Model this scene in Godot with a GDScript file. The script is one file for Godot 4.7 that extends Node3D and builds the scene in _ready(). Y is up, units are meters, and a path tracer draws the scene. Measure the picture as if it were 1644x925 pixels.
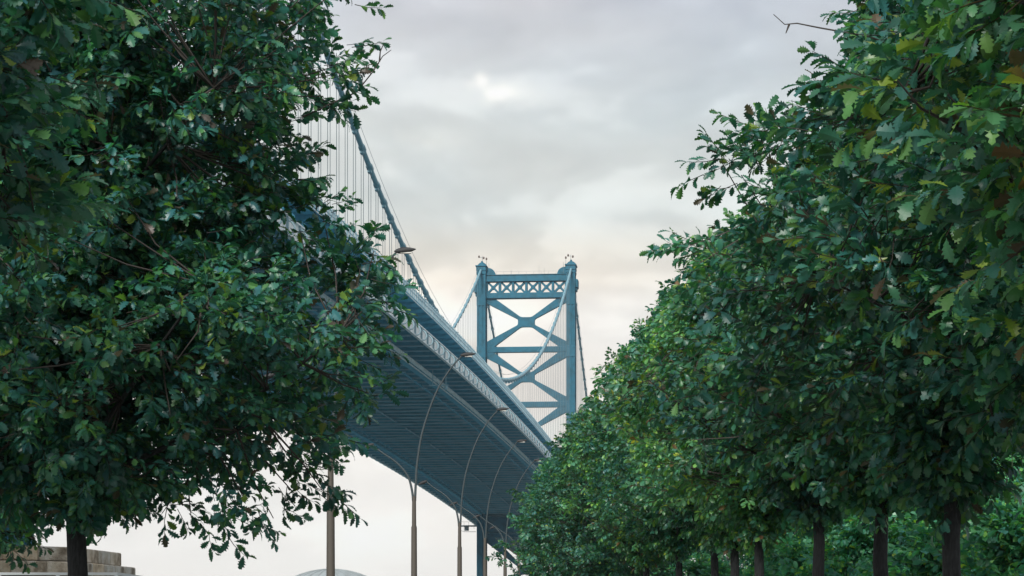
extends Node3D
# A suspension bridge over a river, seen from a tree-lined pier. Units are metres, y is up, the pier deck is y = 0, the camera looks along -z.

const HALF_SPAN := 266.7          # half of the main span
const PANEL := 6.096              # one deck panel, the spacing of the suspenders
const CABLE_U := 13.56            # cables and trusses stand this far from the bridge's axis
const SAG_LOW := 49.03            # cable over the camera's height at midspan
const SAG_HIGH := 108.77          # cable over the camera's height in the tower saddle
const CAMBER := 6.7e-5
const EYE := 1.6                  # height of the camera over the pier
const WATER := -3.0               # height of the river
const LIFT := 4.6                 # EYE - WATER

var mat := {}


# ---------------------------------------------------------------- mesh building
class Mb:
	var v := PackedVector3Array()
	var n := PackedVector3Array()
	var c := PackedColorArray()
	var ix := PackedInt32Array()
	var tint := Color.WHITE

	func tri(a: Vector3, b: Vector3, d: Vector3, na: Vector3, nb: Vector3, nd: Vector3) -> void:
		var at := v.size()
		v.append(a); n.append(na); c.append(tint)
		if (b - a).cross(d - a).dot(na + nb + nd) > 0.0:
			v.append(d); v.append(b); n.append(nd); n.append(nb)
		else:
			v.append(b); v.append(d); n.append(nb); n.append(nd)
		c.append(tint); c.append(tint)
		ix.append(at); ix.append(at + 1); ix.append(at + 2)

	func quad(a: Vector3, b: Vector3, d: Vector3, e: Vector3, out: Vector3) -> void:
		tri(a, b, d, out, out, out)
		tri(a, d, e, out, out, out)

	# a box whose edges are chamfered by ch, placed by t
	func box(t: Transform3D, size: Vector3, ch := 0.0) -> void:
		var h := size / 2.0
		if ch <= 0.0:
			for ax in 3:
				for sg in [-1.0, 1.0]:
					var o := Vector3.ZERO; o[ax] = sg
					var p := (ax + 1) % 3
					var q := (ax + 2) % 3
					var k := []
					for w in [[-1, -1], [1, -1], [1, 1], [-1, 1]]:
						var x := Vector3.ZERO
						x[ax] = sg * h[ax]; x[p] = w[0] * h[p]; x[q] = w[1] * h[q]
						k.append(t * x)
					quad(k[0], k[1], k[2], k[3], (t.basis * o).normalized())
			return
		var corner := func(sx: float, sy: float, sz: float, ax: int) -> Vector3:
			var x := Vector3(sx * h.x, sy * h.y, sz * h.z)
			for i in 3:
				if i != ax:
					x[i] -= signf(x[i]) * ch
			return t * x
		for ax in 3:
			for sg in [-1.0, 1.0]:
				var o := Vector3.ZERO; o[ax] = sg
				var p := (ax + 1) % 3
				var q := (ax + 2) % 3
				var k := []
				for w in [[-1, -1], [1, -1], [1, 1], [-1, 1]]:
					var x := Vector3.ZERO
					x[ax] = sg; x[p] = w[0]; x[q] = w[1]
					k.append(corner.call(x.x, x.y, x.z, ax))
				quad(k[0], k[1], k[2], k[3], (t.basis * o).normalized())
		for ax in 3:
			var p := (ax + 1) % 3
			var q := (ax + 2) % 3
			for sp in [-1.0, 1.0]:
				for sq in [-1.0, 1.0]:
					var k := []
					for w in [[-1.0, p], [1.0, p], [1.0, q], [-1.0, q]]:
						var x := Vector3.ZERO
						x[ax] = w[0]; x[p] = sp; x[q] = sq
						k.append(corner.call(x.x, x.y, x.z, w[1]))
					var o := Vector3.ZERO; o[p] = sp; o[q] = sq
					quad(k[0], k[1], k[2], k[3], (t.basis * o).normalized())
		for sx in [-1.0, 1.0]:
			for sy in [-1.0, 1.0]:
				for sz in [-1.0, 1.0]:
					var o := (t.basis * Vector3(sx, sy, sz)).normalized()
					tri(corner.call(sx, sy, sz, 0), corner.call(sx, sy, sz, 1), corner.call(sx, sy, sz, 2), o, o, o)

	# a straight bar between two points, w across, h along up
	func bar(a: Vector3, b: Vector3, w: float, h: float, up := Vector3.UP, ch := 0.0) -> void:
		var z := (b - a).normalized()
		var x := up.cross(z)
		x = x.normalized() if x.length() > 1e-4 else Vector3.RIGHT
		var y := z.cross(x)
		box(Transform3D(Basis(x, y, z), (a + b) / 2.0), Vector3(w, h, (b - a).length()), ch)

	func tube(pts: Array, radii: Array, sides: int, capped := true) -> void:
		var rings := []
		var norms := []
		var dir := Vector3.ZERO
		var x := Vector3.ZERO
		for i in pts.size():
			var p: Vector3 = pts[i]
			var f: Vector3 = pts[mini(i + 1, pts.size() - 1)]
			var g: Vector3 = pts[maxi(i - 1, 0)]
			dir = (f - g).normalized()
			if x == Vector3.ZERO:
				x = dir.cross(Vector3(0.31, 0.2, 0.93)).normalized()
			x = (x - dir * x.dot(dir)).normalized()
			var y := dir.cross(x)
			var r := []
			var m := []
			for k in sides:
				var an := TAU * k / sides
				var o := x * cos(an) + y * sin(an)
				m.append(o); r.append(p + o * radii[i])
			rings.append(r); norms.append(m)
		for i in pts.size() - 1:
			for k in sides:
				var l := (k + 1) % sides
				tri(rings[i][k], rings[i + 1][k], rings[i + 1][l], norms[i][k], norms[i + 1][k], norms[i + 1][l])
				tri(rings[i][k], rings[i + 1][l], rings[i][l], norms[i][k], norms[i + 1][l], norms[i][l])
		if capped:
			for e in [0, pts.size() - 1]:
				var o: Vector3 = (pts[0] - pts[1] if e == 0 else pts[e] - pts[e - 1]).normalized()
				for k in range(1, sides - 1):
					tri(rings[e][0], rings[e][k], rings[e][k + 1], o, o, o)

	# an outline in the xy plane, extruded by depth along z, centred; open: no side wall where both ends lie on x = open
	func prism(t: Transform3D, poly: PackedVector2Array, depth: float, open := 1e9) -> void:
		var cut := Geometry2D.triangulate_polygon(poly)
		var area := 0.0
		for i in poly.size():
			area += poly[i].cross(poly[(i + 1) % poly.size()])
		for s in [-1.0, 1.0]:
			var o := (t.basis * Vector3(0, 0, s)).normalized()
			for i in range(0, cut.size(), 3):
				var k := []
				for j in 3:
					var q := poly[cut[i + j]]
					k.append(t * Vector3(q.x, q.y, s * depth / 2.0))
				tri(k[0], k[1], k[2], o, o, o)
		for i in poly.size():
			var a := poly[i]
			var b := poly[(i + 1) % poly.size()]
			if absf(a.x - open) < 1e-3 and absf(b.x - open) < 1e-3:
				continue
			var e := (b - a).normalized()
			var o2 := Vector2(e.y, -e.x) * signf(area)
			var z := depth / 2.0
			quad(t * Vector3(a.x, a.y, -z), t * Vector3(b.x, b.y, -z), t * Vector3(b.x, b.y, z), t * Vector3(a.x, a.y, z), (t.basis * Vector3(o2.x, o2.y, 0)).normalized())

	# a profile of (radius, height) pairs turned about the y axis
	func lathe(t: Transform3D, prof: Array, sides: int, smooth := true) -> void:
		for i in prof.size() - 1:
			var a: Vector2 = prof[i]
			var b: Vector2 = prof[i + 1]
			var s := (b - a).normalized()
			for k in sides:
				var an := [TAU * k / sides, TAU * (k + 1) / sides, TAU * (k + 0.5) / sides]
				var pt := func(q: Vector2, w: float) -> Vector3: return t * Vector3(q.x * cos(w), q.y, q.x * sin(w))
				var nm := func(w: float) -> Vector3: return (t.basis * Vector3(s.y * cos(w), -s.x, s.y * sin(w))).normalized()
				var n0: Vector3 = nm.call(an[0] if smooth else an[2])
				var n1: Vector3 = nm.call(an[1] if smooth else an[2])
				tri(pt.call(a, an[0]), pt.call(b, an[0]), pt.call(b, an[1]), n0, n0, n1)
				tri(pt.call(a, an[0]), pt.call(b, an[1]), pt.call(a, an[1]), n0, n1, n1)

	func mesh() -> ArrayMesh:
		var a := []
		a.resize(Mesh.ARRAY_MAX)
		a[Mesh.ARRAY_VERTEX] = v; a[Mesh.ARRAY_NORMAL] = n; a[Mesh.ARRAY_COLOR] = c; a[Mesh.ARRAY_INDEX] = ix
		var m := ArrayMesh.new()
		m.add_surface_from_arrays(Mesh.PRIMITIVE_TRIANGLES, a)
		return m


func at(x: float, y: float, z: float) -> Transform3D:
	return Transform3D(Basis(), Vector3(x, y, z))


var taken := {}
func numbered(called: String) -> String:
	taken[called] = taken.get(called, -1) + 1
	return called if taken[called] == 0 else "%s_%03d" % [called, taken[called]]


func tag(o: Node3D, label: String, category: String, group := "", kind := "") -> Node3D:
	if label: o.set_meta("label", label)
	if category: o.set_meta("category", category)
	if group: o.set_meta("group", group)
	if kind: o.set_meta("kind", kind)
	return o


func thing(called: String, label: String, category: String, where := Vector3.ZERO, turn := 0.0, group := "") -> Node3D:
	var o := Node3D.new()
	o.name = numbered(called)
	o.position = where
	o.rotation.y = turn
	add_child(o)
	tag(o, label, category, group)
	return o


# one named mesh under a thing or a part; a repeat takes the next three-digit number
func put(called: String, m: Mesh, material: Material, parent: Node3D, t := Transform3D()) -> MeshInstance3D:
	var o := MeshInstance3D.new()
	var used: Dictionary = parent.get_meta("_n") if parent.has_meta("_n") else {}
	used[called] = used.get(called, -1) + 1
	parent.set_meta("_n", used)
	o.name = called if used[called] == 0 else "%s_%03d" % [called, used[called]]
	o.mesh = m
	o.material_override = material
	o.transform = t
	parent.add_child(o, true)
	return o


func ground(called: String, m: Mesh, material: Material) -> void:
	var o := MeshInstance3D.new()
	o.name = called
	o.mesh = m
	o.material_override = material
	add_child(o)
	o.set_meta("kind", "structure")


# ---------------------------------------------------------------- materials
func noise_texture(freq: float, ramp: Array, octaves := 4, size := 512, normal := false, bump := 4.0) -> NoiseTexture2D:
	var f := FastNoiseLite.new()
	f.seed = int(freq * 7919.0) + octaves
	f.noise_type = FastNoiseLite.TYPE_SIMPLEX_SMOOTH
	f.frequency = freq
	f.fractal_octaves = octaves
	var t := NoiseTexture2D.new()
	t.width = size; t.height = size; t.seamless = true; t.noise = f
	if normal:
		t.as_normal_map = true; t.bump_strength = bump
	elif ramp:
		var g := Gradient.new()
		g.offsets = PackedFloat32Array([0.0, 0.5, 1.0]); g.colors = PackedColorArray(ramp)
		t.color_ramp = g
	return t


func lin(r: float, g: float, b: float) -> Color:
	return Color(r, g, b).linear_to_srgb()


func surface(col: Color, rough: float, tex: Texture2D = null, scale := 0.2, metallic := 0.0) -> StandardMaterial3D:
	var m := StandardMaterial3D.new()
	m.albedo_color = col
	m.roughness = rough
	m.metallic = metallic
	if tex:
		m.albedo_texture = tex
		m.uv1_triplanar = true
		m.uv1_scale = Vector3.ONE * scale
	return m


func make_materials() -> void:
	var worn := noise_texture(0.012, [Color(0.80, 0.80, 0.78), Color(0.95, 0.95, 0.95), Color(1, 1, 1)], 5)
	mat.steel = surface(lin(0.005, 0.106, 0.168), 0.8, worn, 0.06)
	mat.steel_dark = surface(lin(0.095, 0.395, 0.525), 0.85, worn, 0.09)
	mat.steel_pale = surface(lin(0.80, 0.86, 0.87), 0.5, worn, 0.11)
	mat.cable = surface(lin(0.17, 0.34, 0.41), 0.5, worn, 0.2)
	mat.rope = surface(lin(0.10, 0.135, 0.15), 0.6)
	mat.rail = surface(lin(0.24, 0.36, 0.41), 0.5)
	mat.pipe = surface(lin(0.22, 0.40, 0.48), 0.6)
	mat.lamp = surface(lin(0.036, 0.052, 0.058), 0.85)
	mat.pole = surface(lin(0.062, 0.055, 0.046), 0.7)
	mat.lamp_head = surface(lin(0.016, 0.018, 0.020), 0.7)
	mat.lens = surface(lin(0.6, 0.6, 0.56), 0.3)
	var stain := noise_texture(0.008, [Color(0.52, 0.47, 0.40), Color(0.88, 0.85, 0.80), Color(1, 1, 1)], 6)
	mat.stone = []
	for k in 4:
		var s := surface([lin(0.54, 0.50, 0.43), lin(0.46, 0.45, 0.41), lin(0.56, 0.49, 0.38), lin(0.50, 0.49, 0.45)][k], 0.9, stain, 0.17)
		s.uv1_offset = Vector3(k * 0.37, k * 0.21, k * 0.53)
		s.normal_enabled = true
		s.normal_texture = mat.grit if mat.has("grit") else noise_texture(0.05, [], 4, 512, true, 5.0)
		mat.grit = s.normal_texture
		mat.stone.append(s)
	mat.joint = surface(lin(0.12, 0.11, 0.10), 0.95)
	var furrows := noise_texture(0.035, [Color(0.34, 0.34, 0.34), Color(0.72, 0.72, 0.72), Color(1, 1, 1)], 5)
	mat.bark = surface(lin(0.034, 0.038, 0.041), 0.95, furrows, 1.0)
	mat.bark.uv1_scale = Vector3(1.6, 0.35, 1.6)
	mat.bark.heightmap_enabled = true
	mat.bark.heightmap_texture = furrows
	mat.bark.heightmap_scale = 2.5
	mat.twig = surface(lin(0.042, 0.036, 0.032), 0.9)
	mat.leaf = leaf_material(lin(1, 1, 1))
	mat.leaf.vertex_color_use_as_albedo = true
	# tones of single leaves: deep green, blue green, mid green, fresh green, yellow green, browned
	mat.tones = []      # (their meshes carry the paler midrib as vertex colours)
	for a in [[0.038, 0.142, 0.100], [0.047, 0.164, 0.136], [0.056, 0.186, 0.104], [0.098, 0.232, 0.072], [0.220, 0.320, 0.055], [0.120, 0.095, 0.060]]:
		mat.tones.append(leaf_material(lin(a[0], a[1], a[2])))
		mat.tones[-1].vertex_color_use_as_albedo = true
	mat.water = surface(lin(0.060, 0.120, 0.140), 0.12)
	mat.water.normal_enabled = true
	mat.water.normal_texture = noise_texture(0.02, [], 4, 512, true, 3.0)
	mat.water.uv1_triplanar = true
	mat.water.uv1_scale = Vector3.ONE * 0.05
	mat.deck = surface(lin(0.28, 0.27, 0.25), 0.9, worn, 1.3)
	mat.soil = surface(lin(0.12, 0.10, 0.07), 0.95, stain, 0.1)
	mat.white = surface(lin(0.72, 0.76, 0.78), 0.4)
	mat.canvas = surface(lin(0.26, 0.30, 0.31), 0.8, worn, 0.05)
	mat.asphalt = surface(lin(0.05, 0.05, 0.052), 0.9)


func leaf_material(col: Color) -> StandardMaterial3D:
	var m := StandardMaterial3D.new()
	m.albedo_color = col
	m.roughness = 0.37
	m.metallic_specular = 0.5
	m.backlight_enabled = true
	m.backlight = Color(0.80, 0.96, 0.60)
	return m


# ---------------------------------------------------------------- sky
func sky_picture() -> Image:
	var soft := FastNoiseLite.new()
	soft.seed = 11; soft.noise_type = FastNoiseLite.TYPE_SIMPLEX_SMOOTH; soft.frequency = 1.0; soft.fractal_octaves = 5; soft.fractal_gain = 0.52
	var wide := FastNoiseLite.new()
	wide.seed = 23; wide.noise_type = FastNoiseLite.TYPE_SIMPLEX_SMOOTH; wide.frequency = 1.0; wide.fractal_octaves = 3
	var small := Image.create_from_data(1024, 512, false, Image.FORMAT_RGB8, sky_rows(1024, 512, 0, 512, soft, wide))
	small.resize(4096, 2048, Image.INTERPOLATE_CUBIC)
	var first := 700
	var last := 1030
	var fine := Image.create_from_data(4096, last - first, false, Image.FORMAT_RGB8, sky_rows(4096, 2048, first, last, soft, wide))
	small.blit_rect(fine, Rect2i(0, 0, 4096, last - first), Vector2i(0, first))
	return small


func sky_rows(w: int, h: int, first: int, last: int, soft: FastNoiseLite, wide: FastNoiseLite) -> PackedByteArray:
	var keys := [[-90.0, 128, 132, 132], [-0.5, 150, 152, 150], [0.0, 250, 246, 240], [2.0, 251, 249, 245], [4.0, 250, 248, 244], [7.2, 249, 245, 239], [8.2, 247, 242, 235], [8.8, 240, 234, 224], [9.6, 228, 226, 218], [10.3, 220, 225, 223], [12.6, 213, 221, 223], [15.6, 210, 216, 225], [25.0, 204, 209, 217], [50.0, 190, 196, 208], [90.0, 184, 191, 206]]
	var out := PackedByteArray()
	out.resize(w * (last - first) * 3)
	var rng := RandomNumberGenerator.new()
	rng.seed = 5
	var p := 0
	for row in range(first, last):
		var el := 90.0 - (row + 0.5) * 180.0 / h
		var i := 0
		while i < keys.size() - 2 and keys[i + 1][0] < el:
			i += 1
		var f := clampf((el - keys[i][0]) / (keys[i + 1][0] - keys[i][0]), 0.0, 1.0)
		var r0 := lerpf(keys[i][1], keys[i + 1][1], f)
		var g0 := lerpf(keys[i][2], keys[i + 1][2], f)
		var b0 := lerpf(keys[i][3], keys[i + 1][3], f)
		var ce := cos(deg_to_rad(el))
		var se := sin(deg_to_rad(el))
		for col in w:
			var r := r0
			var g := g0
			var b := b0
			if el > -0.5:
				var az := wrapf((col + 0.5) * 360.0 / w, -180.0, 180.0)   # column 0 looks along -z
				var x := sin(deg_to_rad(az)) * ce
				var z := cos(deg_to_rad(az)) * ce
				var big := wide.get_noise_3d(x * 3.1, se * 8.0, z * 3.1)
				var q := soft.get_noise_3d(x * 7.5 + big * 0.5, se * 17.0, z * 7.5)
				var share := clampf(el / 5.0, 0.15, 1.0)
				var fineq := soft.get_noise_3d(x * 22.0 + q, se * 46.0, z * 22.0)
				var d := (big * 8.0 + q * 18.0 + fineq * 12.0) * share
				var warm := (big * 0.6 - q * 0.35) * share
				d += (smoothstep(0.02, 0.26, q + fineq * 0.5) - 0.4) * 8.0 * share
				r += d + warm * 13.0; g += d * 0.96 + warm * 2.0; b += d * 0.9 - warm * 7.0
				# the thin spot where the cloud lets more light through
				if absf(az) < 3.0 and el > 11.5 and el < 15.5:
					var e := soft.get_noise_3d(x * 60.0, se * 90.0, z * 60.0)
					for blob in [[-0.76, 13.70, 0.20, 0.13, 40.0], [-0.30, 13.38, 0.34, 0.20, 32.0], [0.25, 13.35, 0.60, 0.35, 10.0], [-2.0, 12.3, 0.9, 0.35, 8.0]]:
						var u: float = (az - blob[0] + e * 0.30) / blob[2]
						var v: float = (el - blob[1] + e * 0.22) / blob[3]
						var k: float = exp(-u * u - v * v) * blob[4] * (1.0 + 0.6 * e)
						r += k * 1.08; g += k * 0.92; b += k * 0.68
			var n := rng.randf() - 0.5
			out[p] = clampi(roundi(r + n), 0, 255)
			out[p + 1] = clampi(roundi(g + n), 0, 255)
			out[p + 2] = clampi(roundi(b + n), 0, 255)
			p += 3
	return out


# ---------------------------------------------------------------- the bridge
# In the bridge's own axes x is across (south positive), y is up from the water, -z is along it away from the viewer; s = -z.
func cam(s: float) -> float:
	var a := absf(s)
	return -CAMBER * s * s if a < HALF_SPAN else -CAMBER * HALF_SPAN * HALF_SPAN - 2.0 * CAMBER * HALF_SPAN * (a - HALF_SPAN)


func level(v: float, s: float) -> float:
	return v + LIFT + cam(s)


func cable_height(s: float) -> float:
	var a := absf(s)
	if a <= HALF_SPAN:
		return SAG_LOW + (SAG_HIGH - SAG_LOW) * (s / HALF_SPAN) * (s / HALF_SPAN) + LIFT
	var f := (a - HALF_SPAN) / 219.0
	return lerpf(SAG_HIGH, 28.0, f) - 9.0 * 4.0 * f * (1.0 - f) * 0.6 + LIFT


func panel_at(s: float) -> Transform3D:     # a deck panel's frame at its middle, tilted with the camber
	var dy := cam(s + 1.0) - cam(s - 1.0)
	return Transform3D(Basis(Vector3.RIGHT, atan2(dy, 2.0)), Vector3(0, LIFT + cam(s), -s))


func rounded(pts: Array, r: float) -> PackedVector2Array:
	var out := PackedVector2Array()
	for i in pts.size():
		var p: Vector2 = pts[i]
		var a: Vector2 = pts[(i - 1 + pts.size()) % pts.size()] - p
		var b: Vector2 = pts[(i + 1) % pts.size()] - p
		var k := minf(r, minf(a.length(), b.length()) * 0.45)
		var p0 := p + a.normalized() * k
		var p1 := p + b.normalized() * k
		for j in 5:
			var t := j / 4.0
			out.append(p0.lerp(p, t).lerp(p.lerp(p1, t), t))
	return out


# a cross brace between the legs: a plate with four rounded openings, built as two halves
func cross_brace(half: float, low: float, high: float, depth: float) -> ArrayMesh:
	var m := Mb.new()
	var mid := (low + high) / 2.0
	var e := 4.0
	for side in [-1.0, 1.0]:
		var whole := PackedVector2Array([Vector2(0, low), Vector2(side * half, low), Vector2(side * half, high), Vector2(0, high)])
		var holes := [
			rounded([Vector2(side * (half + e), high - 0.3), Vector2(side * (half + e), low + 0.3), Vector2(side * half, low + 1.5), Vector2(side * 2.5, mid - 0.85), Vector2(side * 2.5, mid + 0.85), Vector2(side * half, high - 1.6)], 0.55),
			rounded([Vector2(-9.8, high + e), Vector2(-9.8, high), Vector2(-1.6, mid + 1.45), Vector2(1.6, mid + 1.45), Vector2(9.8, high), Vector2(9.8, high + e)], 0.7),
			rounded([Vector2(-9.8, low - e), Vector2(-9.8, low), Vector2(-1.6, mid - 1.45), Vector2(1.6, mid - 1.45), Vector2(9.8, low), Vector2(9.8, low - e)], 0.7),
		]
		var left := [whole]
		for hole in holes:
			var next := []
			for p in left:
				next.append_array(Geometry2D.clip_polygons(p, hole))
			left = next
		for p in left:
			m.prism(Transform3D(), p, depth, 0.0)
	return m.mesh()


func build_tower(bridge: Node3D, s: float) -> Node3D:
	var w := Node3D.new()
	w.name = "tower" if s < 0 else "tower_001"
	bridge.add_child(w)
	w.position = Vector3(0, LIFT, -s)
	# legs: a box core with proud corner ribs, from the pier's top to the saddle
	for side in [-1.0, 1.0]:
		var x: float = side * 13.45
		var m := Mb.new()
		m.box(at(x, 55.6, 0), Vector3(2.1, 103.6, 4.6))
		for a in [-1.0, 1.0]:
			for b in [-1.0, 1.0]:
				m.box(at(x + a * 1.06, 55.6, b * 2.02), Vector3(0.56, 103.6, 0.96), 0.06)
		m.box(at(x, 55.6, 2.4), Vector3(0.55, 103.6, 0.3))
		m.box(at(x, 55.6, -2.4), Vector3(0.55, 103.6, 0.3))
		put("leg", m.mesh(), mat.steel, w)
		for y in [99.6, 84.0, 67.4, 51.0]:
			var collar := Mb.new()
			collar.box(at(x, y - 0.9, 0), Vector3(2.78, 3.4, 5.16), 0.1)
			put("leg_collar", collar.mesh(), mat.steel, w)
		# turret over the saddle, with its cornice, cap and finial
		var top := Mb.new()
		top.box(at(x, 108.05, 0), Vector3(3.0, 1.5, 5.4), 0.25)
		top.box(at(x, 106.9, 0), Vector3(2.9, 0.9, 5.3), 0.1)
		top.box(at(x, 108.95, 0), Vector3(3.45, 0.42, 5.8), 0.12)
		put("turret", top.mesh(), mat.steel, w)
		var cap := Mb.new()
		cap.lathe(at(x, 109.15, 0), [Vector2(1.72, 0), Vector2(1.5, 0.35), Vector2(0.9, 0.95), Vector2(0.35, 1.25), Vector2(0.28, 1.6), Vector2(0.0, 1.75)], 12)
		put("turret_cap", cap.mesh(), mat.steel, w)
		var mast := Mb.new()
		mast.tube([Vector3(x - side * 0.1, 110.7, 0), Vector3(x - side * 0.1, 112.3, 0)], [0.06, 0.05], 6)
		mast.bar(Vector3(x - 0.9, 111.9, 0), Vector3(x + 0.9, 111.9, 0), 0.08, 0.08)
		put("beacon_mast", mast.mesh(), mat.rope, w)
		mast = Mb.new()
		mast.tube([Vector3(x - side * 1.5, 108.9, 1.4), Vector3(x - side * 1.5, 111.1, 1.4)], [0.06, 0.05], 6)
		put("beacon_mast", mast.mesh(), mat.rope, w)
		mast = Mb.new()
		mast.tube([Vector3(x - side * 2.2, 106.5, 1.0), Vector3(x - side * 2.2, 110.0, 1.0)], [0.05, 0.04], 6)
		put("beacon_mast", mast.mesh(), mat.rope, w)
		for k in 3:
			var lamp := Mb.new()
			lamp.lathe(at([x - 0.9, x + 0.5, x - side * 1.5][k], [112.0, 111.6, 111.1][k], [0.0, 0.0, 1.4][k]), [Vector2(0, -0.22), Vector2(0.24, -0.2), Vector2(0.28, 0.25), Vector2(0.14, 0.5), Vector2(0, 0.55)], 8)
			put("beacon", lamp.mesh(), surface(lin(0.10, 0.07, 0.06), 0.5), w)
		# the haunch between turret and top strut
		var h := Mb.new()
		var curve := PackedVector2Array([Vector2(side * 11.9, 106.2), Vector2(side * 11.9, 108.9)])
		for k in 9:
			var a := k / 8.0 * PI / 2.0
			curve.append(Vector2(side * (9.3 + 2.4 * (1.0 - sin(a))), 108.6 - 2.2 * (1.0 - cos(a))))
		curve.append(Vector2(side * 9.3, 106.2))
		h.prism(at(0, 0, 0), curve, 2.0)
		put("haunch", h.mesh(), mat.steel, w)
		# a small balcony on the leg's outer face
		var bal := Mb.new()
		var hi := 103.4 if side > 0 else 102.2
		bal.box(at(x + side * 1.75, hi, 0), Vector3(0.85, 2.6, 4.4), 0.2)
		bal.box(at(x + side * 1.6, hi - 1.7, 0), Vector3(0.5, 1.0, 3.6), 0.2)
		put("balcony", bal.mesh(), mat.steel, w)
	# top strut: two chords, posts and a row of six crosses
	for y in [[105.35, 1.95], [100.25, 1.5]]:
		var m := Mb.new()
		m.box(at(0, y[0], 0), Vector3(24.2, y[1], 2.6), 0.08)
		m.box(at(0, y[0] + (y[1] / 2.0 + 0.06) * (1.0 if y[0] > 103 else -1.0), 0), Vector3(24.2, 0.16, 3.1))
		put("strut_chord", m.mesh(), mat.steel, w)
	for k in 7:
		var m := Mb.new()
		m.box(at(-12.0 + k * 4.0, 102.7, 0), Vector3(0.72, 3.5, 1.7))
		put("lattice_post", m.mesh(), mat.steel, w)
	for k in 6:
		var cx := -10.0 + k * 4.0
		var m := Mb.new()
		m.bar(Vector3(cx - 1.7, 101.0, 0), Vector3(cx + 1.7, 104.4, 0), 1.1, 0.58)
		m.bar(Vector3(cx - 1.7, 104.4, 0), Vector3(cx + 1.7, 101.0, 0), 1.0, 0.58)
		m.box(Transform3D(Basis(Vector3.BACK, PI / 4), Vector3(cx, 102.7, 0)), Vector3(0.95, 0.95, 1.2))
		put("lattice_cross", m.mesh(), mat.steel, w)
	var rail := Mb.new()
	for k in 9:
		rail.bar(Vector3(-9.0 + k * 2.25, 106.4, 0.9), Vector3(-9.0 + k * 2.25, 107.4, 0.9), 0.05, 0.05, Vector3.BACK)
	rail.bar(Vector3(-9.0, 107.4, 0.9), Vector3(9.0, 107.4, 0.9), 0.04, 0.04)
	for q in [[3.8, 109.2], [5.4, 108.4], [-4.6, 108.0]]:
		rail.bar(Vector3(q[0], 106.4, 0.3), Vector3(q[0], q[1], 0.3), 0.05, 0.05, Vector3.BACK)
	put("strut_railing", rail.mesh(), mat.rope, w)
	for b in [[84.8, 99.6], [68.2, 83.1], [51.8, 66.6]]:
		put("cross_brace", cross_brace(12.05, b[0], b[1], 1.7), mat.steel, w)
	for y in [83.95, 67.4, 51.0]:
		var m := Mb.new()
		m.box(at(0, y, 0), Vector3(24.1, 1.68, 1.9), 0.06)
		put("strut", m.mesh(), mat.steel, w)
	# under the deck: a portal strut and another cross brace
	var low := Mb.new()
	low.box(at(0, 31.2, 0), Vector3(24.1, 4.4, 2.6), 0.1)
	low.box(at(0, 28.2, 0), Vector3(24.1, 1.2, 1.9), 0.06)
	put("portal_strut", low.mesh(), mat.steel, w)
	put("cross_brace", cross_brace(12.05, 8.0, 27.6, 1.7), mat.steel, w)
	# the maintenance platform hung beside the leg
	var pl := Mb.new()
	pl.box(at(-17.6, 31.0, 1.0), Vector3(5.6, 0.32, 3.2))
	for x in [-20.3, -18.6, -17.2, -15.6]:
		pl.bar(Vector3(x, 31.0, 2.4), Vector3(x, 29.2 + absf(x + 18.0) * 0.35, 2.4), 0.09, 0.09, Vector3.BACK)
		pl.bar(Vector3(x, 31.0, 2.4), Vector3(x, 32.2, 2.4), 0.06, 0.06, Vector3.BACK)
	pl.bar(Vector3(-20.4, 30.0, 2.4), Vector3(-18.6, 29.2, 2.4), 0.12, 0.12)
	pl.bar(Vector3(-18.6, 29.2, 2.4), Vector3(-15.0, 29.2, 2.4), 0.14, 0.14)
	pl.bar(Vector3(-20.4, 32.2, 2.4), Vector3(-15.0, 32.2, 2.4), 0.07, 0.07)
	pl.box(at(-17.9, 30.2, 1.6), Vector3(1.2, 1.3, 1.0))
	put("maintenance_platform", pl.mesh(), mat.rope, w)
	return w


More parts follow.
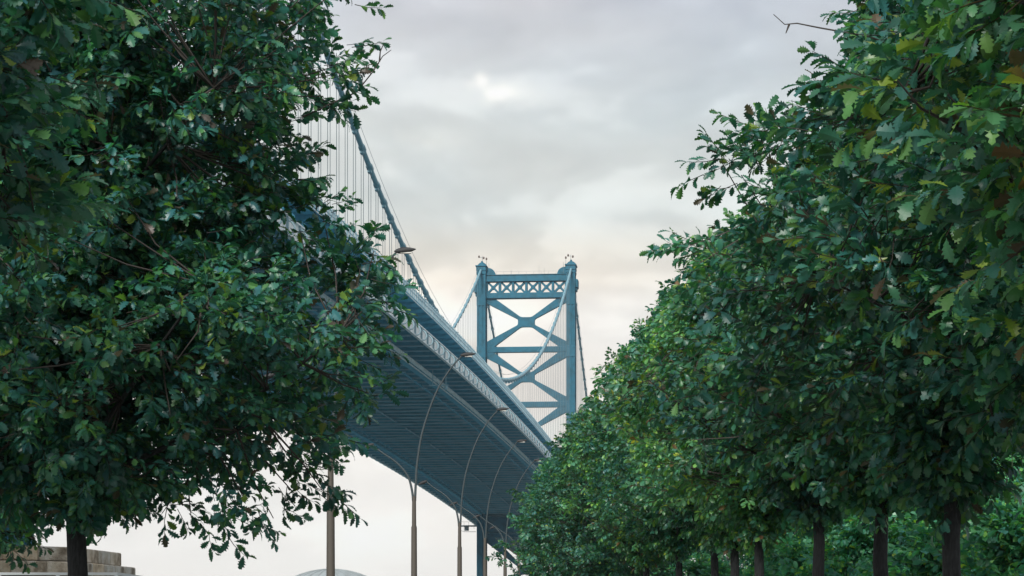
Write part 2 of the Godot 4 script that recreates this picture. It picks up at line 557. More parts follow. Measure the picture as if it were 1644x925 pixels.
func build_bridge() -> void:
	var th := 0.095335
	var bridge := thing("suspension_bridge", "long blue steel suspension bridge with a tall braced tower, crossing overhead from the left", "bridge", Vector3(4.353 - HALF_SPAN * sin(th), WATER, -(678.58 - HALF_SPAN * cos(th))), -th)
	build_tower(bridge, -HALF_SPAN)
	build_tower(bridge, HALF_SPAN)
	var from := -372.0
	var to := 485.0
	# main cables with their bands and suspenders
	var band := Mb.new()
	band.tube([Vector3(0, 0, -0.75), Vector3(0, 0, -0.6), Vector3(0, 0, 0.6), Vector3(0, 0, 0.75)], [0.37, 0.46, 0.46, 0.37], 10)
	band.box(at(0, -0.55, 0), Vector3(0.5, 0.4, 0.7), 0.05)
	var bandm := band.mesh()
	var rope := Mb.new()
	for k in [-0.15, 0.15]:
		rope.tube([Vector3(k, 0, 0), Vector3(k, 1, 0)], [0.040, 0.040], 5, false)
	var ropem := rope.mesh()
	for side in [-1.0, 1.0]:
		var x: float = side * CABLE_U
		for run in [[-HALF_SPAN, HALF_SPAN, "main_cable"], [HALF_SPAN, HALF_SPAN + 219.0, "side_cable"], [-HALF_SPAN - 219.0, -HALF_SPAN, "side_cable"]]:
			var pts := []
			var rad := []
			var n := 88 if run[2] == "main_cable" else 30
			for i in n + 1:
				var s: float = lerpf(run[0], run[1], float(i) / n)
				pts.append(Vector3(x, cable_height(s), -s)); rad.append(0.34)
			var m := Mb.new()
			m.tube(pts, rad, 10)
			var cable := put(run[2], m.mesh(), mat.cable, bridge)
			var hand := Mb.new()
			for q in [-0.42, 0.42]:
				var hp := []
				var hr := []
				for p in pts:
					hp.append(p + Vector3(q, 1.15, 0)); hr.append(0.028)
				hand.tube(hp, hr, 4, false)
			put("hand_rope", hand.mesh(), mat.rope, cable)
			var k0 := ceili((run[0] + 7.0) / PANEL)
			var k1 := floori((run[1] - 7.0) / PANEL)
			for k in range(k0, k1 + 1):
				var s := k * PANEL - 0.74      # so that the suspenders stand where the photograph has them
				var y := cable_height(s)
				var slope := (cable_height(s + 0.5) - cable_height(s - 0.5))
				put("cable_band", bandm, mat.cable, cable, Transform3D(Basis(Vector3.RIGHT, atan(slope)), Vector3(x, y, -s)))
				var foot := level(46.6, s)
				if y - 0.6 > foot + 0.3:
					put("suspender", ropem, mat.rope, cable, Transform3D(Basis.from_scale(Vector3(1, y - 0.6 - foot, 1)), Vector3(x, foot, -s)))
	# the deck's long members: roadway slab, track floors, walkways, chords, stringers and pipes, as runs of straight pieces
	var runs := [
		["roadway_slab", 0.0, 41.05, 26.0, 0.30, "asphalt"], ["track_floor", 16.9, 40.5, 5.0, 0.22, "steel_dark"], ["track_floor", -16.9, 40.5, 5.0, 0.22, "steel_dark"],
		["walkway", 15.85, 46.08, 2.9, 0.16, "steel_dark"], ["walkway", -15.85, 46.08, 2.9, 0.16, "steel_dark"],
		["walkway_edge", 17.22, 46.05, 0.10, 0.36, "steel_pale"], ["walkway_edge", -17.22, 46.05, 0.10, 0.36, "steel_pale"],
		["top_chord", 13.56, 46.6, 0.9, 1.0, "steel_dark"], ["top_chord", -13.56, 46.6, 0.9, 1.0, "steel_dark"],
		["bottom_chord", 13.56, 39.55, 0.9, 1.1, "steel_dark"], ["bottom_chord", -13.56, 39.55, 0.9, 1.1, "steel_dark"],
		["pipe", 15.35, 38.85, 0.42, 0.42, "steel_pale"], ["pipe", 14.75, 38.62, 0.16, 0.16, "steel_pale"],
		["inspection_rail", 11.5, 38.98, 0.20, 0.25, "steel_dark"], ["inspection_rail", -11.5, 38.98, 0.20, 0.25, "steel_dark"],
	]
	for k in 7:
		runs.append(["stringer", -10.5 + k * 3.5, 40.35, 0.28, 0.75, "steel_dark"])
	for r in runs:
		var m := Mb.new()
		var s := from
		while s < to:
			var e := minf(s + PANEL * 3.0, to)
			m.bar(Vector3(r[1], level(r[2], s), -s), Vector3(r[1], level(r[2], e), -e), r[3], r[4])
			s = e
		put(r[0], m.mesh(), mat[r[5]], bridge)
	# pieces that repeat with each panel
	var beam := Mb.new()      # floor beam: web, bottom flange and stiffeners, reaching out to both edges
	beam.box(at(0, 40.0, 0), Vector3(38.2, 1.45, 0.09))
	for k in 12:
		beam.box(at(-18.0 + k * 36.0 / 11.0, 39.95, 0), Vector3(0.08, 1.35, 0.40))
	var beamm := beam.mesh()
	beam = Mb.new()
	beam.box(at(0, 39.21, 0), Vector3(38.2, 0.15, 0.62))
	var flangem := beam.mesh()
	var lace := Mb.new()      # a lateral brace runs from edge to edge over two panels
	lace.bar(Vector3(-11.5, 39.08, PANEL), Vector3(11.5, 39.08, -PANEL), 0.18, 0.10)
	var lace1 := lace.mesh()
	lace = Mb.new()
	lace.bar(Vector3(11.5, 39.08, PANEL), Vector3(-11.5, 39.08, -PANEL), 0.18, 0.10)
	var lace2 := lace.mesh()
	var plate := Mb.new()     # gusset plates under the right-hand row
	plate.box(at(11.5, 38.84, 0), Vector3(1.5, 0.06, 0.9))
	var platem := plate.mesh()
	var fascia := []          # outer girder: plate, rims, post, and a bowed knee brace on each panel
	for side in [-1.0, 1.0]:
		var u: float = side * 19.5
		var m := Mb.new()
		m.box(at(u, 40.13, 0), Vector3(0.10, 1.65, PANEL))
		m.box(at(u + side * 0.08, 41.03, 0), Vector3(0.42, 0.14, PANEL))
		m.box(at(u + side * 0.08, 39.23, 0), Vector3(0.42, 0.14, PANEL))
		fascia.append(m.mesh())
		m = Mb.new()
		m.box(at(u + side * 0.17, 40.13, 0), Vector3(0.22, 1.64, 0.34))
		var bow := []
		for k in 11:
			var a := -PI / 2 + PI * k / 10.0
			bow.append(Vector3(u + side * (0.22 + 0.62 * cos(a)), 39.95 + 0.66 * sin(a) - 0.12 * cos(a), 0.0))
		var br := []
		for b in bow: br.append(0.10)
		m.tube(bow, br, 5)
		fascia.append(m.mesh())
	var bracket := []         # under the walkway
	var truss := []
	for side in [-1.0, 1.0]:
		var m := Mb.new()
		m.prism(Transform3D(), PackedVector2Array([Vector2(side * 13.9, 46.0), Vector2(side * 17.1, 46.0), Vector2(side * 17.1, 45.8), Vector2(side * 13.9, 45.1)]), 0.12)
		m.box(at(side * 15.5, 45.52, 0), Vector3(3.2, 0.06, 0.3))
		bracket.append(m.mesh())
		m = Mb.new()
		m.bar(Vector3(side * 13.56, 40.0, 0), Vector3(side * 13.56, 46.2, 0), 0.55, 0.5, Vector3.BACK)
		m.bar(Vector3(side * 13.56, 40.0, 0), Vector3(side * 13.56, 46.2, -PANEL), 0.45, 0.5)
		truss.append(m.mesh())
	var railing := []         # one length of walkway railing: posts, rails and pickets
	for side in [-1.0, 1.0]:
		var u: float = side * 17.12
		var m := Mb.new()
		for k in 3:
			m.bar(Vector3(u, 46.15, -PANEL / 2 + (k + 0.5) * PANEL / 3), Vector3(u, 47.75, -PANEL / 2 + (k + 0.5) * PANEL / 3), 0.20, 0.20, Vector3.BACK)
		for y in [46.32, 47.0, 47.55]:
			m.bar(Vector3(u, y, -PANEL / 2), Vector3(u, y, PANEL / 2), 0.07, 0.10)
		for k in 14:
			m.bar(Vector3(u, 46.3, -PANEL / 2 + (k + 0.5) * PANEL / 14), Vector3(u, 47.55, -PANEL / 2 + (k + 0.5) * PANEL / 14), 0.03, 0.035, Vector3.BACK)
		railing.append(m.mesh())
	var k := floori(from / PANEL)
	while k * PANEL < to:
		var s := k * PANEL - 0.74
		var here := panel_at(s)
		put("floor_beam", beamm, mat.steel_dark, bridge, here)
		put("beam_flange", flangem, mat.pipe, bridge, here)  # paler tone than the web imitates light caught by the bottom flanges
		var mid := panel_at(s + PANEL / 2)
		for q in 2:
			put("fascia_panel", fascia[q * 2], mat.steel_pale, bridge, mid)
			put("knee_brace", fascia[q * 2 + 1], mat.rail, bridge, here)
			put("walkway_bracket", bracket[q], mat.steel_dark, bridge, here)
			put("truss_panel", truss[q], mat.steel_dark, bridge, here)
			put("railing_panel", railing[q], mat.rail, bridge, mid)
		if posmod(k, 2) == 0:
			put("lateral_brace", lace1 if posmod(k, 4) == 0 else lace2, mat.pipe, bridge, panel_at(s + PANEL))
			put("gusset_plate", platem, mat.pipe, bridge, here)
		if posmod(k, 6) == 0:
			var m := Mb.new()
			m.box(at(-1.9, 38.95, 0), Vector3(0.22, 0.16, PANEL * 4.0))
			put("traveller_rail", m.mesh(), mat.pipe, bridge, panel_at(s))
		k += 1
	# hanging frames of the navigation lights
	for s in [-73.0, 92.0]:
		var m := Mb.new()
		for u in [16.2, 18.2]:
			m.bar(Vector3(u, 39.2, 0), Vector3(u, 36.9, 0), 0.14, 0.14, Vector3.BACK)
		m.bar(Vector3(15.6, 36.9, 0), Vector3(18.6, 36.9, 0), 0.3, 0.16)
		m.bar(Vector3(16.2, 38.0, 0), Vector3(18.2, 38.0, 0), 0.1, 0.1)
		m.lathe(at(18.2, 36.2, 0), [Vector2(0, 0), Vector2(0.25, 0.05), Vector2(0.25, 0.6), Vector2(0, 0.7)], 8)
		put("navigation_light_frame", m.mesh(), mat.pipe, bridge, panel_at(s))
	# lanterns along the near walkway
	var post := Mb.new()
	post.tube([Vector3(0, 0, 0), Vector3(0, 0.5, 0), Vector3(0, 0.6, 0), Vector3(0, 3.1, 0)], [0.13, 0.13, 0.07, 0.05], 8)
	post.bar(Vector3(-0.25, 2.75, 0), Vector3(0.25, 2.75, 0), 0.05, 0.05)
	var postm := post.mesh()
	var lan := Mb.new()
	lan.lathe(at(0, 3.05, 0), [Vector2(0.0, 0), Vector2(0.14, 0.02), Vector2(0.34, 0.55), Vector2(0.38, 0.62), Vector2(0.20, 0.78), Vector2(0.05, 0.85), Vector2(0, 1.0)], 8)
	var lanm := lan.mesh()
	var hidden := "black lantern post on the bridge walkway behind the left oak's leaves"
	var says := [hidden, "black lantern post between the suspenders above the leafy bough, left of the steep cable", hidden, hidden, "black lantern post where the steep main cable dips to the railing", "first black lantern post on the railing right of the dipping cable", "second black lantern post on the railing right of the dipping cable", "black lantern post on the railing nearest the tower's left leg",
		"black lantern post standing before the tower's left leg", "black lantern post at the right rim of the tower's left leg", "black lantern post in the tower's lower left opening", "black lantern post before the low point of the far cable loop", "tall black lantern post under the tower's lower cross", "short black lantern post above the tower's lowest visible strut", "black lantern post just under the tower's lowest visible strut", "black lantern post at the tower's lowest diagonal brace"]
	while says.size() < 20:
		says.append("black lantern post at the bridge's far end behind the right-hand trees")
	for i in 20:
		var s := -151.25 + i * 19.75
		var o := thing("walkway_lantern", says[i], "lamp", bridge.transform * Vector3(14.9, level(46.16, s), -s), -th, "lantern posts along the bridge walkway")
		put("post", postm, mat.rope, o)
		put("lantern", lanm, mat.rope, o)


# ---------------------------------------------------------------- the masonry piers in the river
func build_piers() -> void:
	var th := 0.095335
	for which in [0, 1]:
		var s := -HALF_SPAN if which == 0 else HALF_SPAN
		var centre := Vector3(4.353 - HALF_SPAN * sin(th), WATER, -(678.58 - HALF_SPAN * cos(th))) + Vector3(sin(th) * s, 0, -cos(th) * s)
		var o := thing("stone_pier", ["stepped pier of big tan granite blocks behind the left trunk", "granite pier in the river under the far tower"][which], "bridge pier", centre, -th)
		var top := LIFT + (5.1 if which == 0 else 2.4)
		var outline := func(grow: float) -> Array:
			var a := 19.8 + grow
			var b := 9.0 + grow
			var ch := 3.4
			return [Vector2(-a, b - ch), Vector2(-a + ch, b), Vector2(a - ch, b), Vector2(a, b - ch), Vector2(a, -b + ch), Vector2(a - ch, -b), Vector2(-a + ch, -b), Vector2(-a, -b + ch)]
		var core := Mb.new()
		for q in [[0.0, top - 1.0, 0.86], [0.75, top - 1.95, 0.86]]:
			var pts := PackedVector2Array()
			for p in outline.call(q[0] - 0.10): pts.append(p)
			core.prism(Transform3D(Basis(Vector3.RIGHT, -PI / 2), Vector3(0, q[1] + 0.47, 0)), pts, 0.93)
		var shaft := PackedVector2Array()
		for p in outline.call(1.1): shaft.append(p)
		core.prism(Transform3D(Basis(Vector3.RIGHT, -PI / 2), Vector3(0, (top - 2.0) / 2.0 - 0.6, 0)), shaft, top - 0.85)
		put("pier_core", core.mesh(), mat.stone[1] if which else mat.joint, o)
		if which:
			continue
		var rng := RandomNumberGenerator.new()
		rng.seed = 77
		for course in 2:
			var pts: Array = outline.call([0.0, 0.75][course])
			for i in 8:
				var a: Vector2 = pts[i]
				var b: Vector2 = pts[(i + 1) % 8]
				var length := (b - a).length()
				var count := maxi(1, roundi(length / 2.7))
				var dir := (b - a) / length
				for c in count:
					var p := a + dir * (length * (c + 0.5) / count)
					var size := Vector3(length / count - 0.05, 0.90, 1.1)
					var m := Mb.new()
					m.box(Transform3D(), size, 0.07)
					var y: float = top - 0.46 - course * 0.95
					var inward := Vector3(-dir.y, 0, dir.x)       # the outline runs clockwise seen from above
					var frame := Transform3D(Basis(Vector3(dir.x, 0, -dir.y).normalized() * 1.0, Vector3.UP, Vector3(dir.x, 0, -dir.y).normalized().cross(Vector3.UP)), Vector3(p.x, y, -p.y))
					var off := frame.basis.z * (0.5 if frame.basis.z.dot(Vector3(-p.x, 0, p.y)) > 0 else -0.5)
					frame.origin += off + frame.basis.z * rng.randf_range(-0.03, 0.03)
					put("stone_block", m.mesh(), mat.stone[rng.randi() % 4], o, frame)
		# coping slab behind the blocks
		var cop := Mb.new()
		var cp := PackedVector2Array()
		for p in outline.call(-0.9): cp.append(p)
		cop.prism(Transform3D(Basis(Vector3.RIGHT, -PI / 2), Vector3(0, top - 0.1, 0)), cp, 0.16)
		put("coping", cop.mesh(), mat.stone[3], o)


# ---------------------------------------------------------------- street lamps
func build_lamps() -> void:
	var spots := [[-4.0, 49.8], [-2.98, 68.7], [-1.99, 85.8], [-1.2, 100.2], [-0.34, 111.5], [0.37, 123.4]]
	var says := ["grey double-armed street lamp half hidden by the left tree's leaves", "double-armed street lamp standing alone against the bright sky", "double-armed street lamp just left of the bridge tower's far leg", "double-armed street lamp directly in front of the bridge tower's left leg", "double-armed street lamp between the tower leg and the right-hand trees", "farthest double-armed street lamp, its pole lost in the right-hand trees"]
	var pole := Mb.new()
	pole.tube([Vector3(0, 0, 0), Vector3(0, 4.70, 0), Vector3(0, 4.74, 0)], [0.112, 0.088, 0.07], 12)
	pole.tube([Vector3(0, 4.70, 0), Vector3(0, 5.64, 0)], [0.07, 0.062], 12)
	var polem := pole.mesh()
	var base := Mb.new()
	base.lathe(at(0, 0, 0), [Vector2(0.26, 0), Vector2(0.26, 0.06), Vector2(0.19, 0.12), Vector2(0.17, 0.5), Vector2(0.13, 0.6)], 14)
	var basem := base.mesh()
	var curve := func(p: Array) -> Array:
		var c := Curve3D.new()
		for i in p.size():
			var a: Vector2 = p[i]
			var g: Vector2 = (p[mini(i + 1, p.size() - 1)] - p[maxi(i - 1, 0)]) / 6.0
			c.add_point(Vector3(a.x, a.y, 0), Vector3(-g.x, -g.y, 0), Vector3(g.x, g.y, 0))
		var out := []
		for i in 25:
			out.append(c.sample_baked(c.get_baked_length() * i / 24.0, true))
		return out
	var arms := []
	for p in [[Vector2(0.03, 5.5), Vector2(0.05, 6.0), Vector2(0.10, 6.7), Vector2(0.27, 7.66), Vector2(0.65, 8.75), Vector2(1.08, 9.48), Vector2(1.44, 9.9)], [Vector2(-0.03, 5.5), Vector2(-0.06, 5.8), Vector2(-0.19, 6.25), Vector2(-0.53, 6.66), Vector2(-1.02, 7.0), Vector2(-1.28, 7.22)]]:
		var m := Mb.new()
		var pts: Array = curve.call(p)
		var r := []
		for i in pts.size(): r.append(lerpf(0.040, 0.024, i / 24.0))
		m.tube(pts, r, 8)
		arms.append(m.mesh())
	var heads := []
	for q in [[Vector3(1.40, 9.93, 0), Vector3(1.88, 9.98, 0), 0.072], [Vector3(-1.22, 7.24, 0), Vector3(-1.60, 7.08, 0), 0.066]]:
		var m := Mb.new()
		var pts := []
		var r := []
		for i in 11:
			var t := i / 10.0
			pts.append(q[0].lerp(q[1], t)); r.append(q[2] * (0.18 + 0.82 * sin(pow(t, 0.8) * PI)) if i < 10 else 0.01)
		m.tube(pts, r, 12)
		heads.append(m.mesh())
	var lens := Mb.new()
	lens.box(at(1.66, 9.895, 0), Vector3(0.24, 0.03, 0.09), 0.01)
	var lensm := lens.mesh()
	for i in spots.size():
		var o := thing("street_lamp", says[i], "street lamp", Vector3(spots[i][0], 0, -spots[i][1]), 0.0, "double-armed street lamps along the pier")
		put("pole", polem, mat.pole, o)
		put("base", basem, mat.pole, o)
		for k in 2:
			put("arm", arms[k], mat.lamp, o)
			put("lamp_head", heads[k], mat.lamp_head, o)
		put("lens", lensm, mat.lens, o)


# ---------------------------------------------------------------- trees
var leaf_shapes: Array[ArrayMesh] = []
var sprays := []              # [mesh, [leaf transforms], [leaf shape numbers], [tone numbers]]
var far_sprays := []


# an oak leaf of length 1 along +z, its upper side towards +y
func leaf_shape(widths: Array, bend: float, fold: float, twist: float) -> Mb:
	var m := Mb.new()
	var n := widths.size()
	var mid := []
	var left := []
	var right := []
	for i in n:
		var t := float(i) / (n - 1)
		var y := 0.06 * sin(t * PI) - bend * t * t
		var w: float = widths[i]
		var tw := twist * t
		mid.append(Vector3(0, y, t))
		var reach := t + (0.035 if i % 2 == 1 else -0.02)
		left.append(Vector3(-w * cos(tw), y + fold * w - w * sin(tw), reach))
		right.append(Vector3(w * cos(tw), y + fold * w + w * sin(tw), reach))
	for side in [left, right]:
		for i in n - 1:
			var o: Vector3 = (mid[i + 1] - mid[i]).cross(side[i + 1] - mid[i] + (side[i] - mid[i]))
			if o.y < 0: o = -o
			o = o.normalized()
			m.tri(mid[i], side[i], side[i + 1], o, o, o)
			m.tri(mid[i], side[i + 1], mid[i + 1], o, o, o)
	for i in m.v.size():       # the midrib is paler than the blade
		m.c[i] = Color(1.45, 1.3, 1.35) if absf(m.v[i].x) < 1e-4 else Color(0.92, 0.92, 0.92)
	return m


func build_leaves() -> void:
	var shapes := [
		[0.010, 0.055, 0.06, 0.17, 0.10, 0.26, 0.14, 0.32, 0.17, 0.30, 0.14, 0.17, 0.0],
		[0.012, 0.045, 0.08, 0.19, 0.13, 0.28, 0.19, 0.34, 0.21, 0.30, 0.16, 0.15, 0.0],
		[0.010, 0.06, 0.05, 0.15, 0.10, 0.23, 0.13, 0.29, 0.17, 0.32, 0.16, 0.20, 0.0],
		[0.012, 0.05, 0.07, 0.16, 0.09, 0.24, 0.11, 0.28, 0.13, 0.25, 0.10, 0.13, 0.0],
	]
	var bends := [[0.16, 0.22, 0.1], [0.30, 0.10, -0.25], [0.05, 0.30, 0.3], [0.42, 0.18, 0.0]]
	for i in 4:
		leaf_shapes.append(leaf_shape(shapes[i], bends[i][0], bends[i][1], bends[i][2]).mesh())
	var rng := RandomNumberGenerator.new()
	rng.seed = 404
	var tones := [Color(0.038, 0.142, 0.100), Color(0.047, 0.164, 0.136), Color(0.056, 0.186, 0.104), Color(0.098, 0.232, 0.072), Color(0.220, 0.320, 0.055), Color(0.120, 0.095, 0.060)]
	for kind in 2:
		for variant in 6:
			var m := Mb.new()
			var xfs := []
			var which := []
			var tone := []
			m.tint = Color(0.05, 0.042, 0.034)
			m.tube([Vector3.ZERO, Vector3(0.02, 0.02, 0.16), Vector3(0, 0.05, 0.34)], [0.006, 0.005, 0.003], 3, false)
			var count := 10 if kind == 0 else 9
			for i in count:
				var t := 0.06 + 0.28 * pow(float(i) / (count - 1), 0.75)
				var a := i * 2.4 + rng.randf_range(-0.5, 0.5) + variant
				var out := Vector3(cos(a), 0.30 * sin(a) + rng.randf_range(-0.30, 0.12), 0.35 + 0.55 * t / 0.34 + rng.randf_range(-0.2, 0.2)).normalized()
				var up := (Vector3(0.35 * sin(a * 1.7), 1, -0.15) + Vector3(rng.randf_range(-0.55, 0.55), rng.randf_range(-0.2, 0.2), rng.randf_range(-0.55, 0.55))).normalized()
				var x := up.cross(out).normalized()
				var y := out.cross(x)
				var size := rng.randf_range(0.095, 0.190) * (1.0 if kind == 0 else 1.05)
				var xf := Transform3D(Basis(x, y, out) * size, Vector3(0.01 * cos(a), t * 0.14, t) + out * 0.012)
				var g := rng.randi() % 4
				var pick := rng.randf()
				var tn := 0 if pick < 0.30 else 1 if pick < 0.58 else 2 if pick < 0.86 else 3 if pick < 0.988 else 4 if pick < 0.996 else 5
				xfs.append(xf); which.append(g); tone.append(tn)
				m.tint = tones[tn] * rng.randf_range(0.8, 1.2)
				if kind == 0:
					var src := leaf_shapes[g].surface_get_arrays(0)
					var vs: PackedVector3Array = src[Mesh.ARRAY_VERTEX]
					var ns: PackedVector3Array = src[Mesh.ARRAY_NORMAL]
					var cs: PackedColorArray = src[Mesh.ARRAY_COLOR]
					var first := m.v.size()
					for j in range(0, vs.size(), 3):
						m.tri(xf * vs[j], xf * vs[j + 1], xf * vs[j + 2], (xf.basis * ns[j]).normalized(), (xf.basis * ns[j]).normalized(), (xf.basis * ns[j]).normalized())
					for j in vs.size():
						var rib := m.v[first + j].distance_to(xf * vs[j]) < 1e-6
						m.c[first + j] = m.tint * (cs[j] if rib else cs[j - 1 if j % 3 == 2 else j + 1])
				else:
					var w := [0.0, 0.17, 0.27, 0.24, 0.0]
					var src := leaf_shape(w, [0.16, 0.30, 0.05, 0.4][g], 0.2, 0.1)
					for j in range(0, src.v.size(), 3):
						m.tri(xf * src.v[j], xf * src.v[j + 1], xf * src.v[j + 2], (xf.basis * src.n[j]).normalized(), (xf.basis * src.n[j]).normalized(), (xf.basis * src.n[j]).normalized())
			(sprays if kind == 0 else far_sprays).append([m.mesh(), xfs, which, tone])


func profile(p: Array, h: float) -> float:
	for i in p.size() - 1:
		if h <= p[i + 1].x:
			return lerpf(p[i].y, p[i + 1].y, clampf((h - p[i].x) / (p[i + 1].x - p[i].x), 0.0, 1.0))
	return 0.0


# where: the trunk's foot. shape: (height, radius) pairs of the crown. boughs: clusters set in given places of the tree, in its own axes.
func oak(where: Vector3, label: String, shape: Array, opt := {}) -> Node3D:
	var rng := RandomNumberGenerator.new()
	rng.seed = opt.get("seed", 1)
	var o := thing(opt.get("called", "oak_tree"), label, "tree", where, 0.0, opt.get("group", "oaks lining the pier"))
	var lumps := FastNoiseLite.new()
	lumps.seed = rng.seed; lumps.frequency = 1.0; lumps.noise_type = FastNoiseLite.TYPE_SIMPLEX
	var low: float = shape[0].x
	var high: float = shape[-1].x
	var tr: float = opt.get("trunk", 0.135)
	var lean := Vector3(rng.randf_range(-0.2, 0.2), 0, rng.randf_range(-0.2, 0.2))
	var axis := func(h: float) -> Vector3: return Vector3(0, h, 0) + lean * pow(maxf(h - 2.0, 0.0) / 8.0, 1.3)
	var tm := Mb.new()
	var pts := []
	var rad := []
	for i in 15:
		var h := (high - 0.8) * i / 14.0
		pts.append(axis.call(h) + Vector3(rng.randf_range(-1, 1), 0, rng.randf_range(-1, 1)) * 0.03)
		rad.append(tr * (1.0 - 0.86 * pow(i / 14.0, 1.15)) * (1.35 if i == 0 else 1.0))
	tm.tube(pts, rad, 12)
	put("trunk", tm.mesh(), mat.bark, o)
	# cluster centres: mostly near the crown's lumpy outer shell
	var centres := []
	var n: int = opt.get("clusters", 330)
	var widest := 0.0
	for p in shape: widest = maxf(widest, p.y)
	while centres.size() < n:
		var h := rng.randf_range(low, high)
		var r := profile(shape, h)
		if rng.randf() > (r + 0.3) / (widest + 0.3):
			continue
		var an := rng.randf() * TAU
		var dir := Vector3(cos(an), 0, sin(an))
		r *= 1.0 + 0.22 * lumps.get_noise_3d(dir.x * 1.6, h * 0.55, dir.z * 1.6) * 2.3
		var deep := 1.0 - pow(rng.randf(), opt.get("shell", 1.5)) * 0.85
		var c: Vector3 = axis.call(h) + dir * maxf(r * deep - 0.42, 0.05)
		centres.append([c, dir, h])
	for b in opt.get("boughs", []):
		var bc: Vector3 = b
		var bd := Vector3(bc.x, 0, bc.z).normalized()
		centres.append([bc, bd, bc.y])
	# limbs from the trunk to some of them, thin twigs from the limbs to the rest
	var limb_pts := []
	var limbs: int = opt.get("limbs", 34)
	for i in limbs:
		var c = centres[int(float(i) / limbs * n)]
		var end: Vector3 = c[0] * 1.0
		var hh := clampf(end.y - Vector2(end.x, end.z).length() * rng.randf_range(0.35, 0.7), low * 1.08, high - 1.0)
		var start: Vector3 = axis.call(hh)
		var bend := start.lerp(end, 0.5) + Vector3(rng.randf_range(-0.2, 0.2), -0.12 * start.distance_to(end) + rng.randf_range(-0.1, 0.25), rng.randf_range(-0.2, 0.2))
		var lp := []
		var lr := []
		for k in 8:
			var t := k / 7.0
			lp.append(start.lerp(bend, t).lerp(bend.lerp(end, t), t)); lr.append(lerpf(tr * 0.36, 0.012, pow(t, 0.7)))
			if k > 1: limb_pts.append(lp[-1])
		var lm := Mb.new()
		lm.tube(lp, lr, 6)
		put("branch", lm.mesh(), mat.bark, o)
	var tw := Mb.new()
	for c in centres:
		var best := Vector3.ZERO
		var bd := 1e9
		for p in limb_pts:
			var d: float = p.distance_squared_to(c[0])
			if d < bd:
				bd = d; best = p
		if bd > 0.02:
			var m1: Vector3 = best.lerp(c[0], 0.55) + Vector3(rng.randf_range(-0.1, 0.1), -0.06, rng.randf_range(-0.1, 0.1))
			tw.tube([best, m1, c[0]], [0.016, 0.011, 0.006], 3, false)
	if tw.v.size():
		tag(put("twigs", tw.mesh(), mat.twig, o), "", "", "", "stuff")
	# leaf sprays round every centre
	var near: bool = opt.get("near", false)
	var kinds: Array = far_sprays if opt.get("coarse", false) else sprays
	var places := []
	for i in kinds.size(): places.append([])
	var per: int = opt.get("per", 8)
	var spread: float = opt.get("spread", 0.42)
	var scale: float = opt.get("leaf", 1.0)
	var all := []
	for c in centres:
		var tone: float = rng.randf_range(0.65, 1.35) * opt.get("bright", 1.0)
		var hue: Color = opt.get("tint", Color.WHITE)
		var fresh: bool = rng.randf() < opt.get("fresh", 0.12)
		for k in per:
			var q := Vector3(rng.randfn(), rng.randfn() * 0.75, rng.randfn())
			if q.length() > 2.2: q = q.normalized() * 2.2
			var p: Vector3 = c[0] + q * spread * 0.5
			var z: Vector3 = (c[1] * 0.75 + q.normalized() * 0.8 + Vector3(0, rng.randf_range(-0.45, 0.25), 0)).normalized()
			if c[2] < low + 0.9: z = (z + Vector3(0, -0.5, 0)).normalized()
			var up: Vector3 = (Vector3.UP + c[1] * 0.35 + Vector3(rng.randfn(), rng.randfn(), rng.randfn()) * 0.5).normalized()
			var x: Vector3 = up.cross(z).normalized()
			var t := Transform3D(Basis(x, z.cross(x), z) * (scale * rng.randf_range(0.8, 1.2)), p - z * 0.2 * scale)
			var col := Color(tone * rng.randf_range(0.85, 1.15), tone, tone * rng.randf_range(0.8, 1.2))
			if fresh and rng.randf() < 0.55: col = Color(tone * 1.5, tone * 1.3, tone * 0.9)
			col = Color(col.r * hue.r, col.g * hue.g, col.b * hue.b)
			all.append([t, rng.randi() % kinds.size(), col, 0.0])
	var single := []
	if near:
		# the sprays nearest to the viewer are built leaf by leaf
		var order := []
		for i in all.size():
			var p: Vector3 = where + all[i][0].origin - Vector3(0, EYE, 0)
			var sx := p.x / -p.z * 3625.0
			var sy := p.y / -p.z * 3625.0
			if absf(sx) < 815.0 and sy > 90.0 and sy < 1005.0:
				order.append([p.length(), i])
		order.sort_custom(func(a, b): return a[0] < b[0])
		for i in mini(30, order.size()):
			single.append(order[i][1])
	var skip := {}
	for i in single:
		skip[i] = true
		var a: Array = all[i]
		var kind: Array = kinds[a[1]]
		for k in kind[1].size():
			var tn: int = kind[3][k]
			if a[2].r > 1.3 and k % 3 == 0: tn = 3 if k % 2 else 4
			put("leaf", leaf_shapes[kind[2][k]], mat.tones[tn], o, a[0] * kind[1][k])
	for i in all.size():
		if not skip.has(i): places[all[i][1]].append(all[i])
	var crown := Node3D.new()
	crown.name = "crown"
	o.add_child(crown)
	crown.set_meta("kind", "stuff")
	for i in kinds.size():
		if places[i].is_empty(): continue
		var mm := MultiMesh.new()
		mm.transform_format = MultiMesh.TRANSFORM_3D
		mm.use_colors = true
		mm.mesh = kinds[i][0]
		mm.instance_count = places[i].size()
		for j in places[i].size():
			mm.set_instance_transform(j, places[i][j][0])
			mm.set_instance_color(j, places[i][j][2])
		var mi := MultiMeshInstance3D.new()
		mi.name = "leaf_sprays" if i == 0 else "leaf_sprays_%03d" % i
		mi.multimesh = mm
		mi.material_override = mat.leaf
		crown.add_child(mi)
		mi.set_meta("kind", "stuff")
	# bare dead twigs that stick out of the leaves
	for b in opt.get("bare", []):
		var bm := Mb.new()
		for path in b:
			var br := []
			for i in path.size(): br.append(lerpf(0.011, 0.004, float(i) / (path.size() - 1)))
			bm.tube(path, br, 4)
		put("bare_twig", bm.mesh(), mat.twig, o)
	return o


